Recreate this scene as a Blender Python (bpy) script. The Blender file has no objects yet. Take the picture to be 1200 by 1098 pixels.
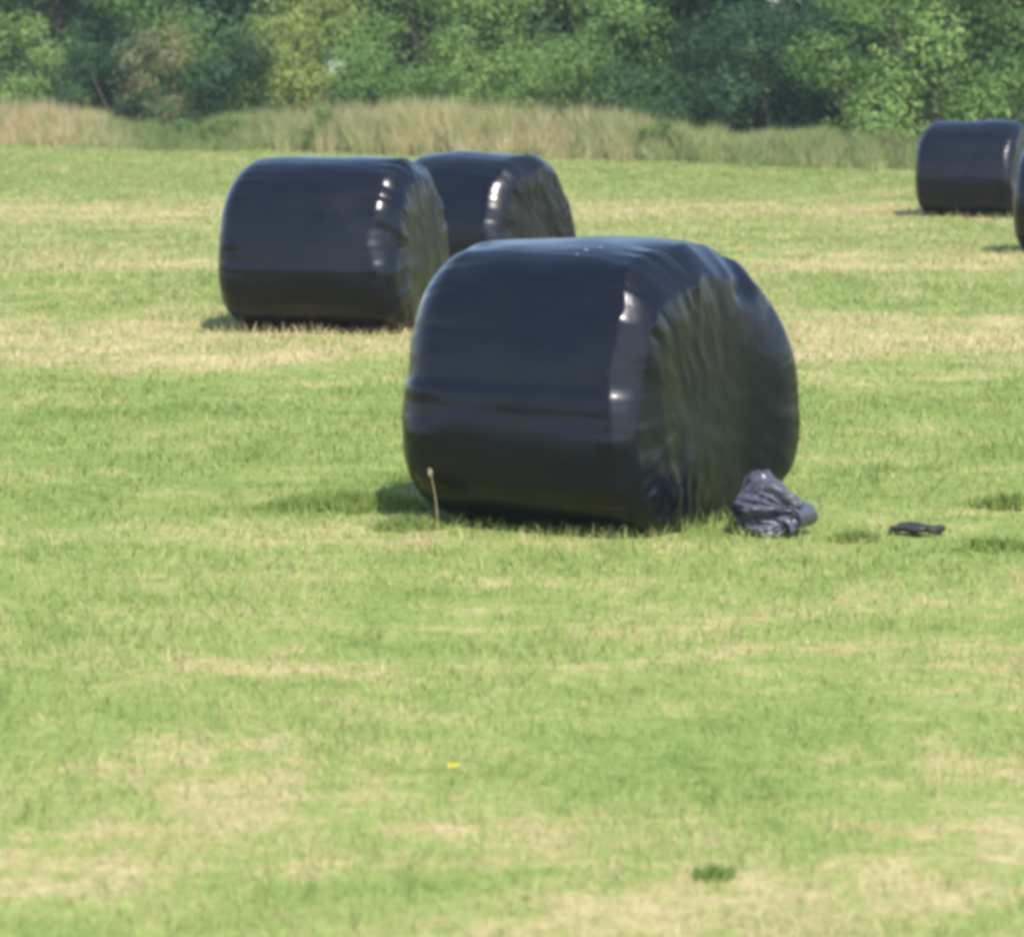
import bpy, math, random
import numpy as np
from mathutils import Vector, noise
R = math.radians
random.seed(7)
rng = np.random.default_rng(11)
scene = bpy.context.scene
COL = scene.collection

# ------------------------------------------------------------------ camera
CAM_H, PITCH, FPX = 2.13, R(7.2), 3800.0
cam_d = bpy.data.cameras.new('camera')
cam = bpy.data.objects.new('camera', cam_d); COL.objects.link(cam)
cam.location = (0, 0, CAM_H); cam.rotation_euler = (math.pi/2 - PITCH, 0, 0)
cam_d.sensor_width = 36; cam_d.lens = FPX/1200*36
cam_d.clip_start = .1; cam_d.clip_end = 3000
cam_d.dof.use_dof = True; cam_d.dof.focus_distance = 17; cam_d.dof.aperture_fstop = 4.2
scene.camera = cam

def gz(x, y):                       # gentle undulation of the field
    return (.025*np.sin(x*.55+.6)*np.sin(y*.31+1.) + .012*np.sin(x*1.7+y*.9) + .008*np.sin(x*3.1-y*2.3+2))

def at(px, py):                     # where a line of sight meets the field
    dx = (px-600)/FPX; dz = -(py-549)/FPX
    y = math.cos(PITCH)+dz*math.sin(PITCH); z = -math.sin(PITCH)+dz*math.cos(PITCH)
    t = CAM_H/-z
    return (dx*t, y*t)
def atd(px, d):
    return (px-600)/FPX*d*1.0

# ------------------------------------------------------------------ helpers
def tag(o, label=None, cat=None, group=None, kind=None):
    if label: o['label'] = label
    if cat: o['category'] = cat
    if group: o['group'] = group
    if kind: o['kind'] = kind
    return o
def empty(name, loc, rz=0):
    o = bpy.data.objects.new(name, None); COL.objects.link(o)
    o.location = loc; o.rotation_euler = (0, 0, rz); o.empty_display_size = .2
    return o
def link(name, me, mat, parent=None, loc=None, smooth=False):
    o = bpy.data.objects.new(name, me); COL.objects.link(o)
    if mat: me.materials.append(mat)
    if parent: o.parent = parent
    if loc is not None: o.location = loc
    if smooth:
        me.polygons.foreach_set('use_smooth', np.ones(len(me.polygons), dtype=bool))
    return o
def npmesh(name, V, F, attrs=None):
    """V (n,3), F (m,k) all faces with k corners"""
    me = bpy.data.meshes.new(name)
    V = np.asarray(V, dtype=np.float32); F = np.asarray(F, dtype=np.int32)
    n, m, k = len(V), len(F), F.shape[1]
    me.vertices.add(n); me.vertices.foreach_set('co', V.ravel())
    me.loops.add(m*k); me.loops.foreach_set('vertex_index', F.ravel())
    me.polygons.add(m)
    me.polygons.foreach_set('loop_start', np.arange(0, m*k, k, dtype=np.int32))
    me.polygons.foreach_set('loop_total', np.full(m, k, dtype=np.int32))
    me.update(calc_edges=True)
    for a, vals in (attrs or {}).items():
        at_ = me.attributes.new(a, 'FLOAT', 'POINT')
        at_.data.foreach_set('value', np.asarray(vals, dtype=np.float32))
    return me
def tubes(paths, seg=6):
    """paths: list of list of (x,y,z,r) joined in one mesh"""
    V, F = [], []
    for p in paths:
        base = len(V); n = len(p)
        for i, (x, y, z, r) in enumerate(p):
            a = Vector(p[max(i-1, 0)][:3]); b = Vector(p[min(i+1, n-1)][:3])
            d = (b-a).normalized()
            u = d.orthogonal().normalized(); w = d.cross(u)
            for j in range(seg):
                t = 2*math.pi*j/seg
                q = Vector((x, y, z))+u*math.cos(t)*r+w*math.sin(t)*r
                V.append(tuple(q))
        for i in range(n-1):
            for j in range(seg):
                F.append((base+i*seg+j, base+i*seg+(j+1) % seg, base+(i+1)*seg+(j+1) % seg, base+(i+1)*seg+j))
    return npmesh('tube', V, F)

class NT:
    def __init__(s, nt): s.nt = nt; s.n = nt.nodes; s.l = nt.links
    def new(s, t, **kw):
        n = s.n.new(t)
        for k, v in kw.items():
            if k.startswith('_'): setattr(n, k[1:], v)
        return n
    def math(s, op, a, b=None, c=None):
        n = s.n.new('ShaderNodeMath'); n.operation = op
        for i, v in enumerate((a, b, c)):
            if v is None: continue
            if isinstance(v, (int, float)): n.inputs[i].default_value = v
            else: s.l.new(v, n.inputs[i])
        return n.outputs[0]
    def ramp(s, f, stops, interp='LINEAR'):
        n = s.n.new('ShaderNodeValToRGB'); e = n.color_ramp.elements; n.color_ramp.interpolation = interp
        e[0].position, e[0].color = stops[0][0], (*stops[0][1], 1)
        e[1].position, e[1].color = stops[-1][0], (*stops[-1][1], 1)
        for p, c in stops[1:-1]:
            k = e.new(p); k.color = (*c, 1)
        s.l.new(f, n.inputs[0]); return n.outputs[0]
    def mix(s, f, a, b, mode='MIX'):
        n = s.n.new('ShaderNodeMix'); n.data_type = 'RGBA'; n.blend_type = mode
        for i, v in ((0, f), (6, a), (7, b)):
            if isinstance(v, (int, float)): n.inputs[i].default_value = v
            elif isinstance(v, tuple): n.inputs[i].default_value = (*v, 1)
            else: s.l.new(v, n.inputs[i])
        return n.outputs[2]
    def noise(s, vec, scale, detail=3, rough=.55, dist=0.):
        n = s.n.new('ShaderNodeTexNoise'); n.inputs['Scale'].default_value = scale
        n.inputs['Detail'].default_value = detail; n.inputs['Roughness'].default_value = rough
        n.inputs['Distortion'].default_value = dist
        s.l.new(vec, n.inputs['Vector']); return n.outputs[0]
    def mapping(s, vec, sc=(1, 1, 1), loc=(0, 0, 0)):
        n = s.n.new('ShaderNodeMapping'); n.inputs['Scale'].default_value = sc; n.inputs['Location'].default_value = loc
        s.l.new(vec, n.inputs[0]); return n.outputs[0]
def material(name):
    m = bpy.data.materials.new(name); m.use_nodes = True
    nt = m.node_tree; nt.nodes.clear(); t = NT(nt)
    out = nt.nodes.new('ShaderNodeOutputMaterial')
    return m, t, out

# --------------------------------------------------------- field colouring
def g3(v): return (v, v, v)
def field_color(t):
    pos = t.new('ShaderNodeNewGeometry').outputs['Position']
    sep = t.new('ShaderNodeSeparateXYZ'); t.l.new(pos, sep.inputs[0])
    # rows left by the mower run across the field: strips of dry cut grass
    warp = t.noise(t.mapping(pos, (.3, .4, 0)), 1., 2)
    yy = t.math('ADD', sep.outputs['Y'], t.math('MULTIPLY', t.math('SUBTRACT', warp, .5), 5.))
    yy = t.math('DIVIDE', yy, 80.)
    st = [(6, .45), (8, .55), (8.7, .60), (9.4, .5), (10.3, .36), (11.3, .52), (12.2, .42), (14, .42), (15.5, .36), (18, .30), (21, .36), (23, .66),
          (25.5, .80), (28, .42), (31, .45), (34, .74), (37, .46), (42, .55), (46, .78), (50, .48), (56, .36), (66, .45), (80, .4)]
    band = t.ramp(yy, [(a/80, g3(b)) for a, b in st])
    n1 = t.noise(t.mapping(pos, (.75, 1.0, 0), (3, 5, 0)), 1., 4, .6)
    n2 = t.noise(t.mapping(pos, (3.2, 3.6, 0), (7, 1, 0)), 1., 4, .65)
    n3 = t.noise(t.mapping(pos, (10, 10, 0), (2, 9, 0)), 1., 3, .6)
    s = t.math('ADD', band, t.math('MULTIPLY', t.math('SUBTRACT', n1, .5), 1.35))
    s = t.math('ADD', s, t.math('MULTIPLY', t.math('SUBTRACT', n2, .5), 1.15))
    s = t.math('ADD', s, t.math('MULTIPLY', t.math('SUBTRACT', n3, .5), .85))
    return t, pos, s, n1, n2
GREEN_D = (.13, .190, .048); GREEN = (.178, .242, .068); GREEN_Y = (.232, .280, .090); STRAW = (.35, .31, .15); STRAW_L = (.46, .385, .22)
def field_ramp(t, s):
    return t.ramp(s, [(0., GREEN_D), (.22, GREEN), (.48, GREEN_Y), (.74, STRAW), (1., STRAW_L)])

def ground_mat():
    m, t, out = material('field_soil_and_turf')
    t, pos, s, n1, n2 = field_color(t)
    c = field_ramp(t, s)
    fine = t.noise(pos, 40, 4, .7)
    c = t.mix(.75, c, t.ramp(fine, [(.25, (.35, .33, .25)), (.75, (1.1, 1.1, 1.05))]), 'MULTIPLY')
    b = t.new('ShaderNodeBsdfPrincipled'); t.l.new(c, b.inputs['Base Color']); b.inputs['Roughness'].default_value = .95
    b.inputs['Specular IOR Level'].default_value = .1
    bp = t.new('ShaderNodeBump'); bp.inputs['Strength'].default_value = .6; bp.inputs['Distance'].default_value = .03
    t.l.new(fine, bp.inputs['Height']); t.l.new(bp.outputs[0], b.inputs['Normal'])
    t.l.new(b.outputs[0], out.inputs[0]); return m

def blade_mat(name, ramp_stops=None, field=True, trans=.35):
    m, t, out = material(name)
    at_ = t.new('ShaderNodeAttribute'); at_.attribute_name = 'tint'
    tint = at_.outputs['Fac']
    if field:
        t, pos, s, n1, n2 = field_color(t)
        s = t.math('ADD', s, t.math('MULTIPLY', t.math('SUBTRACT', tint, .5), .55))
        c = field_ramp(t, s)
        br = t.math('FRACT', t.math('MULTIPLY', tint, 37.7))
        c = t.mix(1., c, t.ramp(br, [(0, g3(.8)), (1, g3(1.3))]), 'MULTIPLY')
    else:
        c = t.ramp(tint, ramp_stops)
    d = t.new('ShaderNodeBsdfPrincipled'); t.l.new(c, d.inputs['Base Color']); d.inputs['Roughness'].default_value = .6
    d.inputs['Specular IOR Level'].default_value = .1
    tr = t.new('ShaderNodeBsdfTranslucent'); t.l.new(c, tr.inputs['Color'])
    mx = t.new('ShaderNodeMixShader'); mx.inputs[0].default_value = trans
    t.l.new(d.outputs[0], mx.inputs[1]); t.l.new(tr.outputs[0], mx.inputs[2]); t.l.new(mx.outputs[0], out.inputs[0])
    return m

# ------------------------------------------------------------------ ground
def build_ground():
    ys = np.concatenate([np.arange(-20, 100, 1.0), np.geomspace(100, 900, 30)])
    xs = np.concatenate([-np.geomspace(60, 700, 25)[::-1], np.arange(-59, 60, 1.0), np.geomspace(60, 700, 25)])
    X, Y = np.meshgrid(xs, ys)
    fade = np.clip((120-np.abs(Y))/40, 0, 1)
    Z = gz(X, Y)*fade
    V = np.stack([X, Y, Z], -1).reshape(-1, 3)
    nx, ny = len(xs), len(ys)
    i = np.arange(ny-1)[:, None]*nx+np.arange(nx-1)[None]
    F = np.stack([i, i+1, i+nx+1, i+nx], -1).reshape(-1, 4)
    tag(link('ground', npmesh('ground', V, F), ground_mat(), smooth=True), kind='structure')
build_ground()

def blades(x, y, h, w, lean, tint, rnd=rng, z0=None):
    """two-piece bent blades: 5 vertices -> quad + tri as 2 quads w/ degenerate avoided: use 3 tris"""
    n = len(x)
    a = rnd.uniform(0, 2*np.pi, n); la = rnd.uniform(0, 2*np.pi, n)
    wx, wy = np.cos(a)*w/2, np.sin(a)*w/2
    lx, ly = np.cos(la)*lean*h, np.sin(la)*lean*h
    z = gz(x, y)-.004 if z0 is None else z0
    mz = h*.55; tz = h*np.sqrt(np.clip(1-lean**2*.5, .12, 1))
    V = np.empty((n, 5, 3), np.float32)
    V[:, 0] = np.stack([x-wx, y-wy, z], -1); V[:, 1] = np.stack([x+wx, y+wy, z], -1)
    V[:, 2] = np.stack([x-wx*.8+lx*.35, y-wy*.8+ly*.35, z+np.minimum(mz, tz*.62)], -1)
    V[:, 3] = np.stack([x+wx*.8+lx*.35, y+wy*.8+ly*.35, z+np.minimum(mz, tz*.62)], -1)
    V[:, 4] = np.stack([x+lx, y+ly, z+tz], -1)
    b = (np.arange(n)*5)[:, None]
    F = np.concatenate([b+np.array([[0, 1, 3]]), b+np.array([[0, 3, 2]]), b+np.array([[2, 3, 4]])], 1).reshape(-1, 3)
    return V.reshape(-1, 3), F, np.repeat(tint, 5)

# ---------------------------------------------------------------- wrap film
def film_mat(name, seam=True, base=(.002, .003, .006), rough=.30, bumps=1.):
    m, t, out = material(name)
    tc = t.new('ShaderNodeTexCoord').outputs['Object']
    b = t.new('ShaderNodeBsdfPrincipled')
    n_large = t.noise(t.mapping(tc, (.6, 2, 2)), 2.4, 3, .5)
    n_fine = t.noise(t.mapping(tc, (1.2, 6, 6)), 6, 4, .6, .4)
    dust = t.noise(tc, 9, 4, .65)
    t.l.new(t.mix(t.math('MULTIPLY', t.ramp(dust, [(.45, g3(0)), (.8, g3(1))]), .10), base, (.025, .025, .022)), b.inputs['Base Color'])
    t.l.new(t.ramp(n_large, [(.3, g3(rough-.06)), (.7, g3(rough+.1))]), b.inputs['Roughness'])
    b.inputs['IOR'].default_value = 1.29
    b.inputs['Coat Weight'].default_value = .2; b.inputs['Coat Roughness'].default_value = rough*.55; b.inputs['Coat IOR'].default_value = 1.5
    b1 = t.new('ShaderNodeBump'); b1.inputs['Strength'].default_value = .35*bumps; b1.inputs['Distance'].default_value = .02
    t.l.new(n_large, b1.inputs['Height'])
    b2 = t.new('ShaderNodeBump'); b2.inputs['Strength'].default_value = .16*bumps; b2.inputs['Distance'].default_value = .008
    t.l.new(n_fine, b2.inputs['Height']); t.l.new(b1.outputs[0], b2.inputs['Normal'])
    t.l.new(b2.outputs[0], b.inputs['Normal']); t.l.new(b2.outputs[0], b.inputs['Coat Normal'])
    t.l.new(b.outputs[0], out.inputs[0]); return m
FILM = film_mat('black_wrap_film')
FILM_OLD = film_mat('crumpled_wrap_film', rough=.35, base=(.05, .052, .07), bumps=1.4)

def ridged(v): return 1-abs(v)*2
def bale_mesh(L, Dm, seed, rc=(.2, .2), low=.5, chamfer=.5, dome=(.06, .05), pleat=.018, seams=(), bulge=None, droop=0., barrel=.015, square=0., sag=.03, far=0.):
    """film-wrapped cylinder lying along local x, resting on z=0. rc = shoulder size left / right,
    low = how much of the right shoulder is left on the under side, chamfer = 0 round .. 1 straight facet"""
    Rr = Dm/2; hl = L/2
    NE, NC, NS = 26, 24, 50
    def profile(rl, rr):
        prof = []
        for i in range(NE):
            f = i/NE; prof.append((-hl-dome[0]*(1-f*f), (Rr-rl)*f, max(0, f-.78)/.22*.6, 1-f**3*.6, -1))
        for i in range(NC):
            a = i/NC*math.pi/2
            prof.append((-hl+rl-rl*math.cos(a), Rr-rl+rl*math.sin(a), .6+.4*math.sin(2*a), (1-math.sin(a))*.4, -1))
        for i in range(NS+1):
            f = i/NS; s_ = -hl+rl+(L-rl-rr)*f
            e = min(f, 1-f)*2
            prof.append((s_, Rr+barrel*(1-(2*f-1)**2), max(0, 1-e*2.4)**1.5*.6, 0, 1 if f > .5 else -1))
        for i in range(1, NC+1):
            g = i/NC; a = g*math.pi/2
            px_, py_ = math.sin(a), math.cos(a)
            # blend of the round shoulder with a straight facet
            qx, qy = (g, 1-g)
            bx_, by_ = px_*(1-chamfer)+qx*chamfer, py_*(1-chamfer)+qy*chamfer
            prof.append((hl-rr+rr*bx_, Rr-rr+rr*by_, .6+.4*math.sin(2*a), (1-math.cos(a))*.4, 1))
        for i in range(1, NE+1):
            f = 1-i/NE; prof.append((hl+dome[1]*(1-f*f), (Rr-rr)*f, max(0, f-.78)/.22*.6, 1-f**3*.6, 1))
        return prof
    NV = 280; NU = NE+NC+NS+1+NC+NE
    V = np.empty((NU, NV, 3), np.float32)
    so = seed*13.7
    for j in range(NV):
        th = 2*math.pi*j/NV      # 0 = facing the -y side, pi/2 = up
        cx, cz = -math.cos(th), math.sin(th)
        up = .5+.5*max(-1, min(1, (cz+.15)*1.7))
        wob = .85+.5*noise.noise(Vector((cx*2.2, cz*2.2, so+5)))
        prof = profile(rc[0], rc[1]*(low+(1-low)*up)*wob*(1-far*max(0, cx)))
        sq = (abs(cx)**(2+square)+abs(cz)**(2+square))**(-1/(2+square))
        cx *= sq; cz *= sq
        pl = [0, 0]
        for k in (0, 1):
            q = noise.noise(Vector((cx*4.5, cz*4.5, so+k*7)))
            q2 = noise.noise(Vector((cx*13., cz*13., so+3+k*7)))
            am = .5+.9*max(0, noise.noise(Vector((cx*1.5, cz*1.5, so+20+k)))+.4)
            pl[k] = .6+(ridged(q)*.85+ridged(q2)*.35-.6)*am*(1 if k else .45)
        stp = 0.
        for (t0, amp) in seams:
            dlt = ((th-t0+math.pi) % (2*math.pi))-math.pi
            stp += amp/(1+math.exp(max(-40, min(40, dlt/.012))))*math.exp(-abs(dlt)*1.6) if dlt > -2.2 else 0
        for i, (s, r, cw, ew, side) in enumerate(prof):
            k = 1 if side > 0 else 0
            lump = noise.noise(Vector((s*1.3+so, cx*1.1, cz*1.1)))*.022+noise.noise(Vector((s*3+so, cx*2.5, cz*2.5)))*.010
            # shallow lap lines where the wrap overlaps itself, slightly skewed to the bale
            lap = (th*3.1+s*.35+so) % 1.0
            lap = .0035*(lap if lap < .93 else (1-lap)*13.)
            dr = lump*min(1, r/.3)+(pl[k]-.75)*pleat*cw+(stp+lap)*(1-ew)*min(1, r/.3)
            ds = 0.
            yy, zz = cx*r, cz*r
            if ew > 0:
                fold = noise.noise(Vector((yy*4+so, zz*2.2, so)))*.006+ridged(noise.noise(Vector((yy*2.6+zz*.8, zz*1.4, so+9))))*.012
                fine = ridged(noise.noise(Vector((yy*9+zz*5+so, zz*5, so+2))))*.003
                rad = ridged(noise.noise(Vector((cx*3, cz*3, r*1.5+so))))*.008*min(1, max(0, r-.3)/.3)
                low_ = ridged(noise.noise(Vector((yy*9+zz*5+so, zz*3-yy*4, 4))))*.024*math.exp(-(((zz+.42)/.22)**2+((yy+.40)/.22)**2))
                ds += side*(fold+fine+rad+low_)*min(1, ew*1.4)
            ds -= side*cw*(pl[k]-.6)*pleat*.8
            rr_ = r+dr
            x, y, z = s+ds, cx*rr_, cz*rr_
            if bulge and side > 0:
                for (by, bz, bw, bh, ba) in bulge:
                    g = math.exp(-(abs((y-by)/bw)**2.6+abs((z-bz)/bh)**4))*ba
                    g *= min(1, max(0, (s-(hl-rc[1]*1.3))/(rc[1]*1.3)))
                    x += g; y += g*.35
            if droop:
                w = max(0, (s-(-.05*L))/(hl))**2
                z -= droop*w*max(0, z/Rr)
            zz = z+Rr
            if zz < .36: zz = .36-(.36-zz)*.74
            y *= 1+sag*math.exp(-((zz-.45)/.35)**2)
            V[i, j] = (x, y, max(zz-.135, -.012+.006*lump))
    idx = np.arange(NU*NV).reshape(NU, NV)
    A = idx[:-1]; B = idx[1:]
    F = np.stack([A, np.roll(A, -1, 1), np.roll(B, -1, 1), B], -1).reshape(-1, 4)
    return npmesh('bale', V.reshape(-1, 3), F[:, ::-1])

BG = 'film wrapped bales lying in the field'
def place_bale(cx, base_py, px_center_ref=None): pass

def bale(name_label, x, y, rz, me, extra=None):
    o = empty('wrapped_bale', (x, y, float(gz(x, y))), rz)
    tag(o, name_label, 'bale', BG)
    link('film_wrap', me, FILM, o, smooth=True)
    return o

# front bale
fx, fy = at(689, 625); fy += .62
front = bale('large glossy black wrapped bale in front, nearest one, with sagging wrinkled right end', fx, fy, R(-31),
     bale_mesh(1.29, 1.42, 1, rc=(.25, .145), low=.42, chamfer=.7, dome=(.09, .02), pleat=.032, seams=((.12, .017), (1.9, .006)),
               bulge=[(.64, -.10, .26, .50, .10), (.34, .58, .08, .12, -.05)], droop=.01, barrel=.02, square=.75, sag=.07, far=.55))
# left bale
lx, ly = at(388, 393); ly += .62
leftb = bale('black wrapped bale on the left with shiny dimples down its right shoulder', lx, ly, R(-18),
     bale_mesh(1.49, 1.465, 2, rc=(.20, .20), low=.5, chamfer=.4, dome=(.06, .03), pleat=.050, seams=((-.1, .006), (2.2, .005)), droop=.0, square=.25, sag=.05))
# middle bale behind
mx_, my_ = at(560, 354); my_ += .62
mid = bale('black wrapped bale half hidden behind, between the left bale and the front bale', mx_, my_, R(-33),
     bale_mesh(1.26, 1.42, 3, rc=(.2, .15), low=.5, chamfer=.6, dome=(.05, .01), pleat=.02, seams=((.2, .006),)))
# far right
rx, ry = at(1150, 255); ry += .62
farb = bale('small distant black wrapped bale near the hedge, far right of the field', rx, ry, R(-24),
     bale_mesh(1.36, 1.42, 4, rc=(.17, .12), dome=(.05, .02), pleat=.014, seams=((0, .005),)))
ex, ey = at(1278, 301); ey += .62
edge = bale('black wrapped bale cut off by the right edge, only its rounded left end showing', ex, ey, R(-20),
     bale_mesh(1.30, 1.42, 5, rc=(.24, .2), dome=(.08, .04), pleat=.02, seams=((.1, .006),)))
BALES = [(fx, fy, .66, .64, R(-31)), (lx, ly, .76, .60, R(-17)), (mx_, my_, .64, .6, R(-33)), (rx, ry, .66, .6, R(-24)), (ex, ey, .66, .6, R(-20))]

# small highlights on the top of the front bale, painted as pale specks
m, t, out = material('painted_glints')
b = t.new('ShaderNodeBsdfPrincipled'); tc = t.new('ShaderNodeTexCoord').outputs['Object']
t.l.new(t.ramp(t.noise(tc, 60), [(.3, (.16, .17, .18)), (.7, (.34, .34, .33))]), b.inputs['Base Color']); b.inputs['Roughness'].default_value = .8
t.l.new(b.outputs[0], out.inputs[0]); SPECK = m
body = front.children[0]
bpy.context.view_layer.update()
def ray_on(ob, o_l, d_l):
    ok, loc, nor, _ = ob.ray_cast(Vector(o_l), Vector(d_l)); return (loc, nor) if ok else (None, None)
for k, (u, ang, sz) in enumerate([(.20, 62, .011), (.245, 66, .008), (.19, 57, .006)]):
    d = Vector((0, math.cos(R(ang)), -math.sin(R(ang))))
    loc, nor = ray_on(body, Vector((u, 0, .62))-d*2, d)
    if loc is None: continue
    V = []; n = 9
    u1 = nor.orthogonal().normalized(); u2 = nor.cross(u1)
    ring = [loc+nor*.001+(u1*math.cos(2*math.pi*i/n)+u2*math.sin(2*math.pi*i/n))*sz*random.uniform(.6, 1.2) for i in range(n)]
    V = [tuple(loc+nor*.004)]+[tuple(r) for r in ring]
    F = [(0, 1+i, 1+(i+1) % n) for i in range(n)]
    link('glint_speck', npmesh('speck', V, F), SPECK, front, smooth=True)

# --------------------------------------------------- bunch of loose film
def film_bunch():
    px, py = at(912, 624)
    o = empty('film_bundle', (px, py+.05, float(gz(px, py))), R(-20))
    o.scale = (1.14, 1.1, 1.0)
    tag(o, 'crumpled bunch of loose black film with a rolled end, right of the front bale', 'film bundle')
    # gathered tail: many pleats narrowing to the upper left, spreading towards the lower right
    NU, NV = 60, 150; V = []
    for i in range(NU+1):
        f = i/NU
        c = Vector((-.16+.25*f, .02-.06*f, .125-.02*f+.0*f))
        rad = (.105+.075*math.sin(math.pi*min(1, f*1.15)))*(1-.35*f**4)*(min(1, f*5+.25))
        if i == NU: rad *= .7
        for j in range(NV):
            th = 2*math.pi*j/NV
            n1 = noise.noise(Vector((math.cos(th)*2.2, math.sin(th)*2.2, f*1.6)))
            n2 = 1-abs(noise.noise(Vector((math.cos(th)*5.5+4, math.sin(th)*5.5, f*2.6))))*2
            n3 = 1-abs(noise.noise(Vector((math.cos(th)*11+4, math.sin(th)*11, f*7))))*2
            r = rad*(1+.25*n1)+.030*(n2-.6)+.012*(n3-.6)
            z = c.z+math.sin(th)*r*(1.0-.25*f)
            V.append((c.x+.035*n2*math.cos(th*3)+.02*n1, c.y+math.cos(th)*r*1.0, max(-.01+.01*n2, z)))
    F = []
    for i in range(NU):
        for j in range(NV):
            F.append((i*NV+j, i*NV+(j+1) % NV, (i+1)*NV+(j+1) % NV, (i+1)*NV+j))
    link('film_gather', npmesh('gather', V, F), FILM_OLD, o, smooth=True)
    # top flap running up against the bale
    V = []; NU, NV = 30, 40
    for i in range(NU+1):
        f = i/NU
        for j in range(NV+1):
            g = j/NV-.5
            w = .10+.16*f
            n2 = 1-abs(noise.noise(Vector((g*9, f*3, 5))))*2
            V.append((-.10+.19*f+.02*n2, -.06+g*w+.05*f, .25-.13*f**1.6-abs(g)*.22+.02*n2+.02*math.sin(f*9)))
    F = [(i*(NV+1)+j, i*(NV+1)+j+1, (i+1)*(NV+1)+j+1, (i+1)*(NV+1)+j) for i in range(NU) for j in range(NV)]
    fl = link('film_flap', npmesh('flap', V, F), FILM_OLD, o, smooth=True)
    sm = fl.modifiers.new('thick', 'SOLIDIFY'); sm.thickness = .004
    # rolled end: a spiral of film seen end on
    V = []; NT_, NW = 110, 10
    for i in range(NT_+1):
        f = i/NT_; th = f*2*math.pi*2.3; r = .018+.034*f
        for j in range(NW+1):
            g = j/NW
            nn = noise.noise(Vector((f*9, g*2, 1)))*.006
            V.append((.075+math.cos(th)*(r+nn)*.95+.03*g, -.10+g*.16-.01*math.sin(th*2), .085+math.sin(th)*(r+nn)*1.15))
    F = [(i*(NW+1)+j, i*(NW+1)+j+1, (i+1)*(NW+1)+j+1, (i+1)*(NW+1)+j) for i in range(NT_) for j in range(NW)]
    rl = link('rolled_end', npmesh('roll', V, F), FILM_OLD, o, smooth=True)
    sm = rl.modifiers.new('thick', 'SOLIDIFY'); sm.thickness = .004
film_bunch()

def film_scrap():
    px, py = at(1075, 621)
    V = []; NU, NV = 34, 14
    for i in range(NU+1):
        f = i/NU
        for j in range(NV+1):
            g = j/NV-.5
            w = .12*math.sin(math.pi*min(1, f*.9+.08))*(1+.9*noise.noise(Vector((f*6, .3, 8))))*(1 if f < .6 else .55)
            n2 = noise.noise(Vector((f*4, g*3, 2)))
            V.append(((f-.5)*.24, g*w+.02*n2+.03*math.sin(f*7), .022+.016*n2+.012*math.sin(math.pi*f)*(1-4*g*g)))
    F = [(i*(NV+1)+j, i*(NV+1)+j+1, (i+1)*(NV+1)+j+1, (i+1)*(NV+1)+j) for i in range(NU) for j in range(NV)]
    m, t, out = material('dull_dark_film')
    b = t.new('ShaderNodeBsdfPrincipled'); tc = t.new('ShaderNodeTexCoord').outputs['Object']
    t.l.new(t.ramp(t.noise(tc, 25), [(.35, (.008, .008, .007)), (.75, (.03, .027, .018))]), b.inputs['Base Color']); b.inputs['Roughness'].default_value = .6
    t.l.new(b.outputs[0], out.inputs[0])
    o = link('film_scrap', npmesh('scrap', V, F), m, loc=(px, py, float(gz(px, py))), smooth=True)
    sm = o.modifiers.new('thick', 'SOLIDIFY'); sm.thickness = .022; sm.offset = -1
    tag(o, 'small flat dark scrap lying in the grass to the right of the front bale', 'scrap')
film_scrap()

# ------------------------------------------------------------ meadow grass
def inside_bale(x, y):
    k = np.zeros(len(x), bool)
    for bx, by, a, b_, r in BALES:
        dx, dy = x-bx, y-by
        u = dx*math.cos(r)+dy*math.sin(r); v = -dx*math.sin(r)+dy*math.cos(r)
        k |= (np.abs(u) < a-.12) & (np.abs(v) < .36)
    return k
def near_bale(x, y):
    k = np.zeros(len(x))
    for bx, by, a, b_, r in BALES:
        dx, dy = x-bx, y-by
        u = dx*math.cos(r)+dy*math.sin(r); v = -dx*math.sin(r)+dy*math.cos(r)
        d = np.hypot(np.maximum(np.abs(u)-a+.1, 0), np.maximum(np.abs(v)-.45, 0))
        k = np.maximum(k, np.exp(-(d/.25)**2))
    return k
def edge_y(x): return 69.5-x*.85+.6*np.sin(x*.9)   # where the mown field ends
def build_grass():
    N = 560000
    d = rng.uniform(6.2, 84, N)
    x = rng.uniform(-1, 1, N)*(.158*1.3*d+.6); y = d
    k = ~inside_bale(x, y) & (y < edge_y(x)+1)
    x, y, d = x[k], y[k], d[k]; n = len(x)
    # tussocky height: patches of longer grass
    pat = np.sin(x*2.1+np.sin(y*1.3)*2)*np.sin(y*1.7+np.sin(x*1.1)*2)*.5+.5
    pat2 = np.sin(x*7.3+y*3+1)*np.sin(y*6.1-x*2+3)*.5+.5
    h = (.026+.022*pat+.018*pat2)*rng.uniform(.5, 1.45, n)*(1+.9*near_bale(x, y))
    h *= 1+.25*np.clip((d-20)/40, 0, 1)
    w = .0036*(d/9)**.8*rng.uniform(.6, 1.3, n)
    lean = rng.uniform(.1, 1.25, n)
    V, F, T = blades(x, y, h, w, lean, rng.uniform(0, 1, n))
    o = link('meadow_grass', npmesh('meadow_grass', V, F, {'tint': T}), blade_mat('grass_blades'))
    tag(o, 'short mown meadow grass, green with straw coloured patches', 'grass', kind='stuff')
build_grass()

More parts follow.
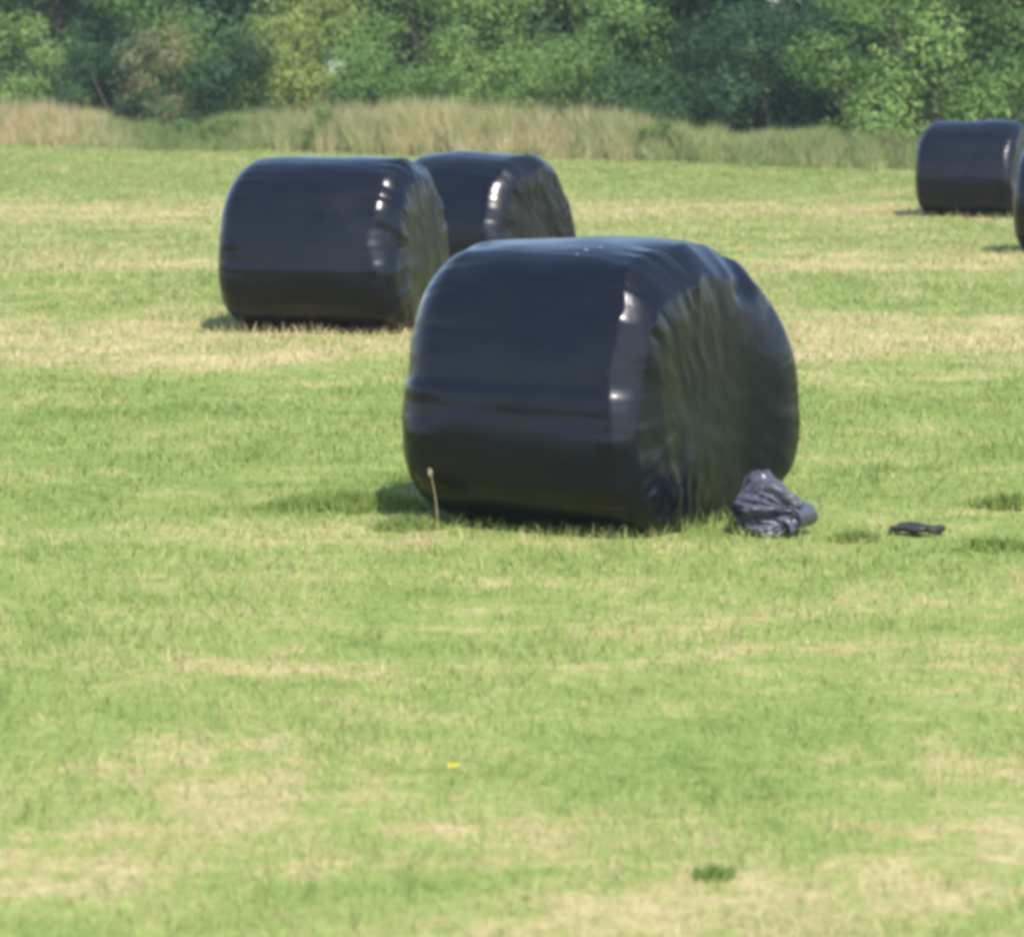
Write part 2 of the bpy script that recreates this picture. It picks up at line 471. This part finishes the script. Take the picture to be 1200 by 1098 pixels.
# taller green tufts: individual weeds/tussocks
TUFT = blade_mat('tuft_blades', [(0, (.12, .185, .045)), (.6, (.18, .25, .065)), (1, (.25, .30, .09))], field=False)
def tuft(px, py, rad, hgt, n, label, name='grass_tuft', mat=None, cat='grass tuft', group=None, squash=1.):
    x0, y0 = at(px, py)
    rr = rng.uniform(0, 1, n)**.7; aa = rng.uniform(0, 2*np.pi, n)
    rr *= .78+.22*np.sin(aa*3+rad*40)*np.sin(aa*5+1)
    x = rr*np.cos(aa)*rad; y = rr*np.sin(aa)*rad*squash
    h = hgt*rng.uniform(.35, 1, n)*(1-rr**2*.75)
    V, F, T = blades(x, y, h, .006*np.ones(n)*(y0/10)**.5, rng.uniform(.1, .8, n), rng.uniform(0, 1, n), z0=np.zeros(n))
    o = link(name, npmesh(name, V, F, {'tint': T}), mat or TUFT, loc=(x0, y0, float(gz(x0, y0))-.004))
    return tag(o, label, cat, group)
tuft(836, 1028, .085, .06, 220, 'small dark green weed tuft near the bottom of the field, right of centre', mat=blade_mat('weed_dark', [(0, (.12, .20, .045)), (1, (.20, .29, .08))], field=False))
tuft(478, 618, .22, .10, 900, 'loose tuft of longer dark grass at the left foot of the front bale', squash=.6)
tuft(1185, 590, .30, .12, 900, 'bright green tussock at the right edge level with the front bale', squash=.6)
tuft(1168, 640, .24, .09, 600, 'low green tussock at the right edge below the scrap of film', squash=.6)
tuft(1000, 630, .14, .10, 400, 'green tuft between the film bundle and the dark scrap', squash=.6)

# slim stalks
STALK = blade_mat('dry_stalk', [(0, (.30, .26, .13)), (1, (.42, .36, .2))], field=False, trans=.1)
HEAD = blade_mat('seed_head_dry', [(0, (.40, .30, .22)), (1, (.55, .45, .32))], field=False, trans=.1)
def head_mesh(c, r, n, flat=1.):
    """small cluster of tiny faces"""
    P = rng.normal(0, 1, (n, 3)); P /= np.linalg.norm(P, axis=1)[:, None]; P *= rng.uniform(.3, 1, (n, 1))*r
    P[:, 2] *= flat; P += np.array(c)
    return leaf_quads(P, rng.normal(0, 1, (n, 3)), np.full(n, r*.45), rng.uniform(0, 1, n))
def leaf_quads(P, Nn, size, tint, aspect=.6, name='leaves'):
    Nn = Nn/np.linalg.norm(Nn, axis=1)[:, None]
    A = rng.normal(0, 1, P.shape); U = np.cross(Nn, A); U /= np.linalg.norm(U, axis=1)[:, None]
    W = np.cross(Nn, U)
    s = size[:, None]
    n = len(P); V = np.empty((n, 4, 3), np.float32)
    V[:, 0] = P-U*s*.55; V[:, 1] = P+W*s*aspect*.5-U*s*.02+Nn*s*.1; V[:, 2] = P+U*s*.6; V[:, 3] = P-W*s*aspect*.5-U*s*.02+Nn*s*.1
    F = (np.arange(n)*4)[:, None]+np.arange(4)[None]
    return npmesh(name, V.reshape(-1, 3), F, {'tint': np.repeat(tint, 4)})
def stalk(px, py, h, lean, label, r=.0035, hr=.014, name='dry_stalk'):
    x, y = at(px, py)
    o = empty(name, (x, y, float(gz(x, y))))
    p = [(lean*f*f*h, 0, h*f, r*(1-.5*f)) for f in (0, .25, .5, .75, 1)]
    link('stem', tubes([p]), STALK, o, smooth=True)
    link('seed_head', head_mesh((lean*h, 0, h), hr, 70, 1.5), HEAD, o)
    return tag(o, label, 'plant stalk')
tuft(408, 596, .50, .12, 2200, 'wide patch of longer darker grass to the left of the front bale', squash=.5)
stalk(513, 619, .27, -.12, 'thin pale stalk with a round seed head before the left end of the front bale', r=.0032, hr=.015)
stalk(352, 389, .15, .15, 'shorter straw stalk at the foot of the left bale, in front of its middle', r=.006, hr=.012)
stalk(374, 391, .30, -.04, 'taller brownish stalk rising in front of the middle of the left bale', r=.006, hr=.035)

# yellow flower
YEL = blade_mat('yellow_petals', [(0, (.52, .46, .04)), (1, (.66, .58, .10))], field=False, trans=.2)
x, y = at(530, 918)
o = empty('yellow_flower', (x, y, float(gz(x, y))))
tag(o, 'small yellow flower standing alone in the lower part of the field', 'flower')
link('stem', tubes([[(0, 0, 0, .0015), (.004, 0, .03, .0013), (.002, 0, .056, .001)]]), TUFT, o, smooth=True)
link('petals', head_mesh((.002, 0, .06), .018, 60, .45), YEL, o)

# --------------------------------------------------------------- hedge row
def fol_mat(name, stops, trans=.3):
    return blade_mat(name, stops, field=False, trans=trans)
FM = {
 'mid': fol_mat('leaves_mid_green', [(0, (.055, .115, .032)), (.5, (.095, .175, .045)), (1, (.165, .245, .07))]),
 'light': fol_mat('leaves_light_green', [(0, (.085, .155, .04)), (.5, (.14, .225, .06)), (1, (.23, .31, .095))]),
 'dark': fol_mat('leaves_dark_painted_shade', [(0, (.016, .045, .022)), (.6, (.032, .075, .033)), (1, (.075, .13, .05))]),  # dark leaf green with the hedge's deep shade put into the colour
 'olive': fol_mat('leaves_olive_brown', [(0, (.08, .09, .04)), (.5, (.14, .14, .065)), (1, (.21, .19, .10))]),
 'yellow': fol_mat('leaves_yellow_green', [(0, (.12, .17, .04)), (.5, (.20, .255, .065)), (1, (.29, .34, .10))]),
}
m, t, out = material('rough_bark')
b = t.new('ShaderNodeBsdfPrincipled'); tc = t.new('ShaderNodeTexCoord').outputs['Object']
t.l.new(t.ramp(t.noise(t.mapping(tc, (6, 6, 1.5)), 3, 4), [(.3, (.03, .028, .018)), (.7, (.07, .062, .042))]), b.inputs['Base Color'])
b.inputs['Roughness'].default_value = .9; t.l.new(b.outputs[0], out.inputs[0]); BARK = m

def foliage_points(lobes, clumps, per, spread, lsize):
    P, Nn, S, T = [], [], [], []
    for (cx, cy, cz, rx_, ry_, rz_) in lobes:
        c = np.array((cx, cy, cz)); rad = np.array((rx_, ry_, rz_))
        nc = max(6, int(clumps*(rx_*rz_)**.8))
        D = rng.normal(0, 1, (nc, 3)); D /= np.linalg.norm(D, axis=1)[:, None]
        rr = rng.uniform(.55, 1.12, (nc, 1))
        C = c+D*rad*rr
        ct = rng.uniform(0, 1, nc)**1.2; cs = rng.uniform(.6, 1.3, nc)*spread
        for k in range(nc):
            if C[k, 2] < .05: continue
            n = int(per*rng.uniform(.5, 1.3))
            q = rng.normal(0, 1, (n, 3))*cs[k]*np.array((1, 1, .75))
            P.append(C[k]+q)
            Nn.append(D[k]*.7+q/cs[k]*.3+np.array((0, -.1, .55))+rng.normal(0, .4, (n, 3)))
            S.append(rng.uniform(.6, 1.3, n)*lsize); T.append(np.clip(ct[k]*.72+rng.uniform(0, .28, n), 0, 1))
    P = np.concatenate(P); k = P[:, 2] > .02
    return P[k], np.concatenate(Nn)[k], np.concatenate(S)[k], np.concatenate(T)[k]

def bush(px, dist, w, h, kind, label, name='hedge_bush', cat='bush', group=None, dep=None, clumps=58, per=36, spread=.19, ls=.08, nl=9, z0=0.12, trunk=False, upright=1.):
    x0 = atd(px, dist); y0 = dist
    o = empty(name, (x0, y0, float(gz(x0, y0))))
    tag(o, label, cat, group)
    dep = dep or w*.4
    lobes = []
    for i in range(nl):
        a = rng.uniform(-.5, .5); zf = rng.uniform(z0, 1)
        env = math.sqrt(max(.05, 1-((zf-.45)/.62)**2))
        r = rng.uniform(.20, .34)*min(w, h*1.3)*.8
        lobes.append((a*w*env*.95, rng.uniform(-.5, .5)*dep*env, max(r*.6, zf*h-r*.6), r, r*.8, r*rng.uniform(.7, 1.)*upright))
    P, Nn, S, T = foliage_points(lobes, clumps, per, spread, ls)
    link('crown' if trunk else 'foliage', leaf_quads(P, Nn, S, T), FM[kind], o)
    paths = []
    ns = 1 if trunk else 6
    for i in range(ns):
        bx = 0 if trunk else rng.uniform(-.25, .25)*w
        L = lobes[i % len(lobes)]
        r0 = .09 if trunk else .035
        paths.append([(bx, 0, -.05, r0*1.3), (bx*.9, .02, .5, r0), ((bx+L[0])/2, L[1]*.5, L[2]*.6, r0*.7), (L[0], L[1], L[2]+L[5]*.4, r0*.3)])
    if trunk:
        for L in lobes[1:]:
            zb = min(L[2]*.6, h*.5)
            paths.append([(0, 0, zb*.7, .045), (L[0]*.5, L[1]*.5, (zb*.7+L[2])*.5, .03), (L[0], L[1], L[2]+L[5]*.5, .015)])
    link('trunk' if trunk else 'stems', tubes(paths, 7), BARK, o, smooth=True)
    return o

def hd(px):                     # distance of the field edge along a sight line
    k = (px-600)/FPX
    return 69.5/(1+.85*k)
# tall row behind (trees)
trees = [
 (-40, 8.5, 4.6, 6.0, 'mid', 'mid green tree at the far left end of the hedge, behind the tan grass'),
 (75, 8.5, 3.6, 6.4, 'dark', 'dark tree at the back, second from the left'),
 (215, 9.0, 3.8, 6.2, 'mid', 'leafy green tree rising behind the olive brown bush'),
 (365, 8.0, 3.2, 6.2, 'yellow', 'yellowish green tree rising behind the left bale'),
 (500, 9.0, 4.0, 6.2, 'mid', 'mid green tree behind the bramble bank left of centre'),
 (640, 9.0, 4.2, 6.4, 'light', 'pale green tree at the back, directly above the front bale'),
 (790, 8.5, 4.2, 6.4, 'mid', 'mid green tree at the back, left of the dark hollow in the hedge'),
 (925, 8.0, 3.8, 6.4, 'dark', 'tree with shade painted into its leaves, over the deep shade of the hedge'),
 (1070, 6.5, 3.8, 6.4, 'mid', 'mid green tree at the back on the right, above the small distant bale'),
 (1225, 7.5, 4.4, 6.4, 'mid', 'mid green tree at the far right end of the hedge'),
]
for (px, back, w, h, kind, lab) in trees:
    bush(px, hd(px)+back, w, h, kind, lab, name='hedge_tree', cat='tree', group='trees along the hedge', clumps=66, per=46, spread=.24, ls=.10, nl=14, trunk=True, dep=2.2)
bushes = [
 # px, back, w, h, kind
 (15, 3.6, 3.0, 3.3, 'light', 'light green bush at the left end of the hedge'),
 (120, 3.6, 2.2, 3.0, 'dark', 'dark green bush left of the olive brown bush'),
 (192, 3.2, 1.9, 3.0, 'olive', 'olive brown bush in the left part of the hedge'),
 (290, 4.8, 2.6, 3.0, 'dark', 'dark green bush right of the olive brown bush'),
 (372, 3.8, 1.9, 4.0, 'yellow', 'upright yellow green bush behind the left bale'),
 (455, 3.2, 2.9, 2.5, 'mid', 'green bramble mound just right of the upright yellow green bush'),
 (570, 3.4, 3.0, 2.8, 'light', 'light green bramble bank in the middle of the hedge'),
 (660, 3.4, 2.6, 2.6, 'mid', 'mid green bramble bank above the front bale'),
 (735, 4.2, 2.8, 2.4, 'dark', 'low bush with shade painted into its leaves, on the left side of the dark hollow'),
 (820, 4.6, 3.2, 3.0, 'dark', 'green bush with shade painted into its leaves, in the left half of the shaded hollow'),
 (920, 4.6, 3.4, 3.4, 'dark', 'green bush with shade painted into its leaves, in the right half of the shaded hollow'),
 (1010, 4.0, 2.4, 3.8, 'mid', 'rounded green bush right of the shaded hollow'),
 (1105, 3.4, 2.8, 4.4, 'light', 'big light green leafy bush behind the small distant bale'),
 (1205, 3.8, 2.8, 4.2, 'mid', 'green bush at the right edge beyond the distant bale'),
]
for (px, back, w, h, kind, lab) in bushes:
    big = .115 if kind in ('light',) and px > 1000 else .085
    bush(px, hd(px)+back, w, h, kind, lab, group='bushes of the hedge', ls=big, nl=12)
# wood far behind
def far_wood():
    lob = []
    for i in range(130):
        x = rng.uniform(-21, 21); r = rng.uniform(1.6, 2.6)
        lob.append((x, rng.uniform(-2, 2)-x*.85, rng.uniform(.5, 9) if i > 45 else rng.uniform(.2, 2.5), r, r, r))
    P, Nn, S, T = foliage_points(lob, 18, 44, .42, .36)
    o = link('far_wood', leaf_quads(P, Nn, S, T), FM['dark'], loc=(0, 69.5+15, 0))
    tag(o, 'dense dark woodland seen through the gaps of the hedge', 'wood', kind='stuff')
far_wood()

# rough tall grass strip at the hedge foot
def rough_strip():
    N = 120000
    px = rng.uniform(-110, 1310, N)
    d0 = 69.5/(1+.85*(px-600)/FPX)
    back = rng.uniform(0, 1, N)**.8*3.6
    x = (px-600)/FPX*(d0+back); y = edge_y(x)+back-.35+.5*np.sin(x*1.9+np.sin(x*4.3)*1.5)*.6+.2*np.sin(x*7.7)
    # patchy height, lower and greener on the right
    hp = np.interp(px, [-100, 0, 90, 140, 175, 220, 300, 380, 480, 560, 700, 790, 880, 1000, 1100, 1300],
                   [1.35, 1.35, 1.15, .95, .75, .7, 1.0, 1.35, 1.35, 1.35, 1.25, .95, .8, .85, .8, .8])
    clump = .86+.11*np.sin(px*.09+np.sin(px*.031)*3)+.07*np.sin(px*.31)
    h = hp*clump*rng.uniform(.45, 1.08, N)*np.clip(.35+back*.5, 0, 1)
    gr = np.interp(px, [-100, 60, 120, 180, 260, 330, 420, 600, 740, 820, 1000, 1300], [.78, .78, .6, .3, .3, .5, .62, .66, .55, .42, .40, .35])
    pn = .5+.5*np.sin(x*2.3+np.sin(x*5.1))*np.sin(y*1.9+x)
    tint = np.clip(gr+(pn-.5)*.2+rng.normal(0, .16, N), 0, 1)
    V, F, T = blades(x, y, h, .020*rng.uniform(.5, 1.4, N), rng.uniform(.05, .5, N), tint)
    mt = blade_mat('rough_grass', [(0, (.07, .13, .04)), (.3, (.16, .22, .07)), (.55, (.28, .30, .13)), (.8, (.44, .37, .20)), (1, (.50, .36, .23))], field=False)
    tag(link('tall_grass', npmesh('tall_grass', V, F, {'tint': T}), mt), 'tall tan and green rough grass along the foot of the hedge', 'tall grass', kind='stuff')
rough_strip()

# leafy weeds within the strip
weeds = [(205, .8, 1.0, 1.1, 'mid', 'round dark green weed clump in the tall grass left of the left bale'),
         (262, 1.0, .9, 1.1, 'mid', 'smaller leafy weed clump in the tall grass above the left bale'),
         (375, .8, .7, 1.0, 'mid', 'leafy weed clump in the tall grass right above the left bale'),
         (770, .9, .8, 1.0, 'mid', 'narrow leafy weed clump at the foot of the hedge right of the front bale'),
         (1060, 1.2, 1.1, 1.3, 'light', 'light green weed clump just left of the small distant bale')]
for (px, back, w, h, kind, lab) in weeds:
    bush(px, hd(px)+back, w, h, kind, lab, name='weed_clump', cat='weeds', ls=.07, nl=6, spread=.1, per=30, clumps=80)

# white umbel flower
WHT = blade_mat('white_flower', [(0, (.26, .36, .2)), (1, (.42, .50, .34))], field=False, trans=.2)
d = hd(397)+1.9; x = atd(397, d)
o = empty('white_flower_head', (x, d, float(gz(x, d))))
tag(o, 'pale white flower head on a tall stem against the dark green hedge', 'flower')
link('stem', tubes([[(0, 0, 0, .012), (.03, 0, 1., .01), (0, 0, 1.88, .006)]]), TUFT, o, smooth=True)
P = np.clip(rng.normal(0, 1, (260, 3)), -1.7, 1.7)*np.array((.10, .07, .075))+np.array((0, 0, 1.92))
link('florets', leaf_quads(P, rng.normal(0, 1, (260, 3))+np.array((0, -.6, .6)), np.full(260, .075), rng.uniform(0, 1, 260), .9), WHT, o)

# ------------------------------------------------------------- summer haze
m, t, out = material('thin_summer_haze')
pv = t.new('ShaderNodeVolumePrincipled'); pv.inputs['Color'].default_value = (.80, .90, 1., 1); pv.inputs['Density'].default_value = .00038
pv.inputs['Anisotropy'].default_value = .1
t.l.new(pv.outputs[0], out.inputs['Volume'])
hx, hy0, hy1, hz0, hz1 = 760, -60, 960, -1.2, 16
HV = [(x, y, z) for z in (hz0, hz1) for (x, y) in ((-hx, hy0), (hx, hy0), (hx, hy1), (-hx, hy1))]
HF = [(3, 2, 1, 0), (4, 5, 6, 7), (0, 1, 5, 4), (1, 2, 6, 5), (2, 3, 7, 6), (3, 0, 4, 7)]
tag(link('haze', npmesh('haze', HV, HF), m), kind='stuff')

# ------------------------------------------------------------------- light
SUN_EL, SUN_AZ = R(52), R(20)      # azimuth: 0 = behind the camera, + towards the right
to_sun = Vector((math.sin(SUN_AZ)*math.cos(SUN_EL), -math.cos(SUN_AZ)*math.cos(SUN_EL), math.sin(SUN_EL)))
sd = bpy.data.lights.new('sun', 'SUN'); sd.energy = 4.1; sd.angle = R(.55); sd.color = (1., .955, .88)
so = bpy.data.objects.new('sun', sd); COL.objects.link(so)
so.rotation_euler = to_sun.to_track_quat('Z', 'Y').to_euler(); so.location = (10, -10, 20)
w = bpy.data.worlds.new('World'); scene.world = w; w.use_nodes = True
nt = w.node_tree; bg = nt.nodes['Background']; sky = nt.nodes.new('ShaderNodeTexSky')
sky.sky_type = 'NISHITA'; sky.sun_disc = False; sky.sun_elevation = SUN_EL
sky.sun_rotation = math.atan2(to_sun.x, to_sun.y)
nt.links.new(sky.outputs[0], bg.inputs[0]); bg.inputs[1].default_value = .15

scene.view_settings.view_transform = 'Standard'; scene.view_settings.look = 'None'
scene.view_settings.exposure = 1.15; scene.view_settings.gamma = 1
scene.render.engine = 'CYCLES'
scene.cycles.pixel_filter_type = 'BLACKMAN_HARRIS'; scene.cycles.filter_width = 4.3
scene.cycles.max_bounces = 6; scene.cycles.diffuse_bounces = 3; scene.cycles.transmission_bounces = 4
scene.cycles.use_denoising = True
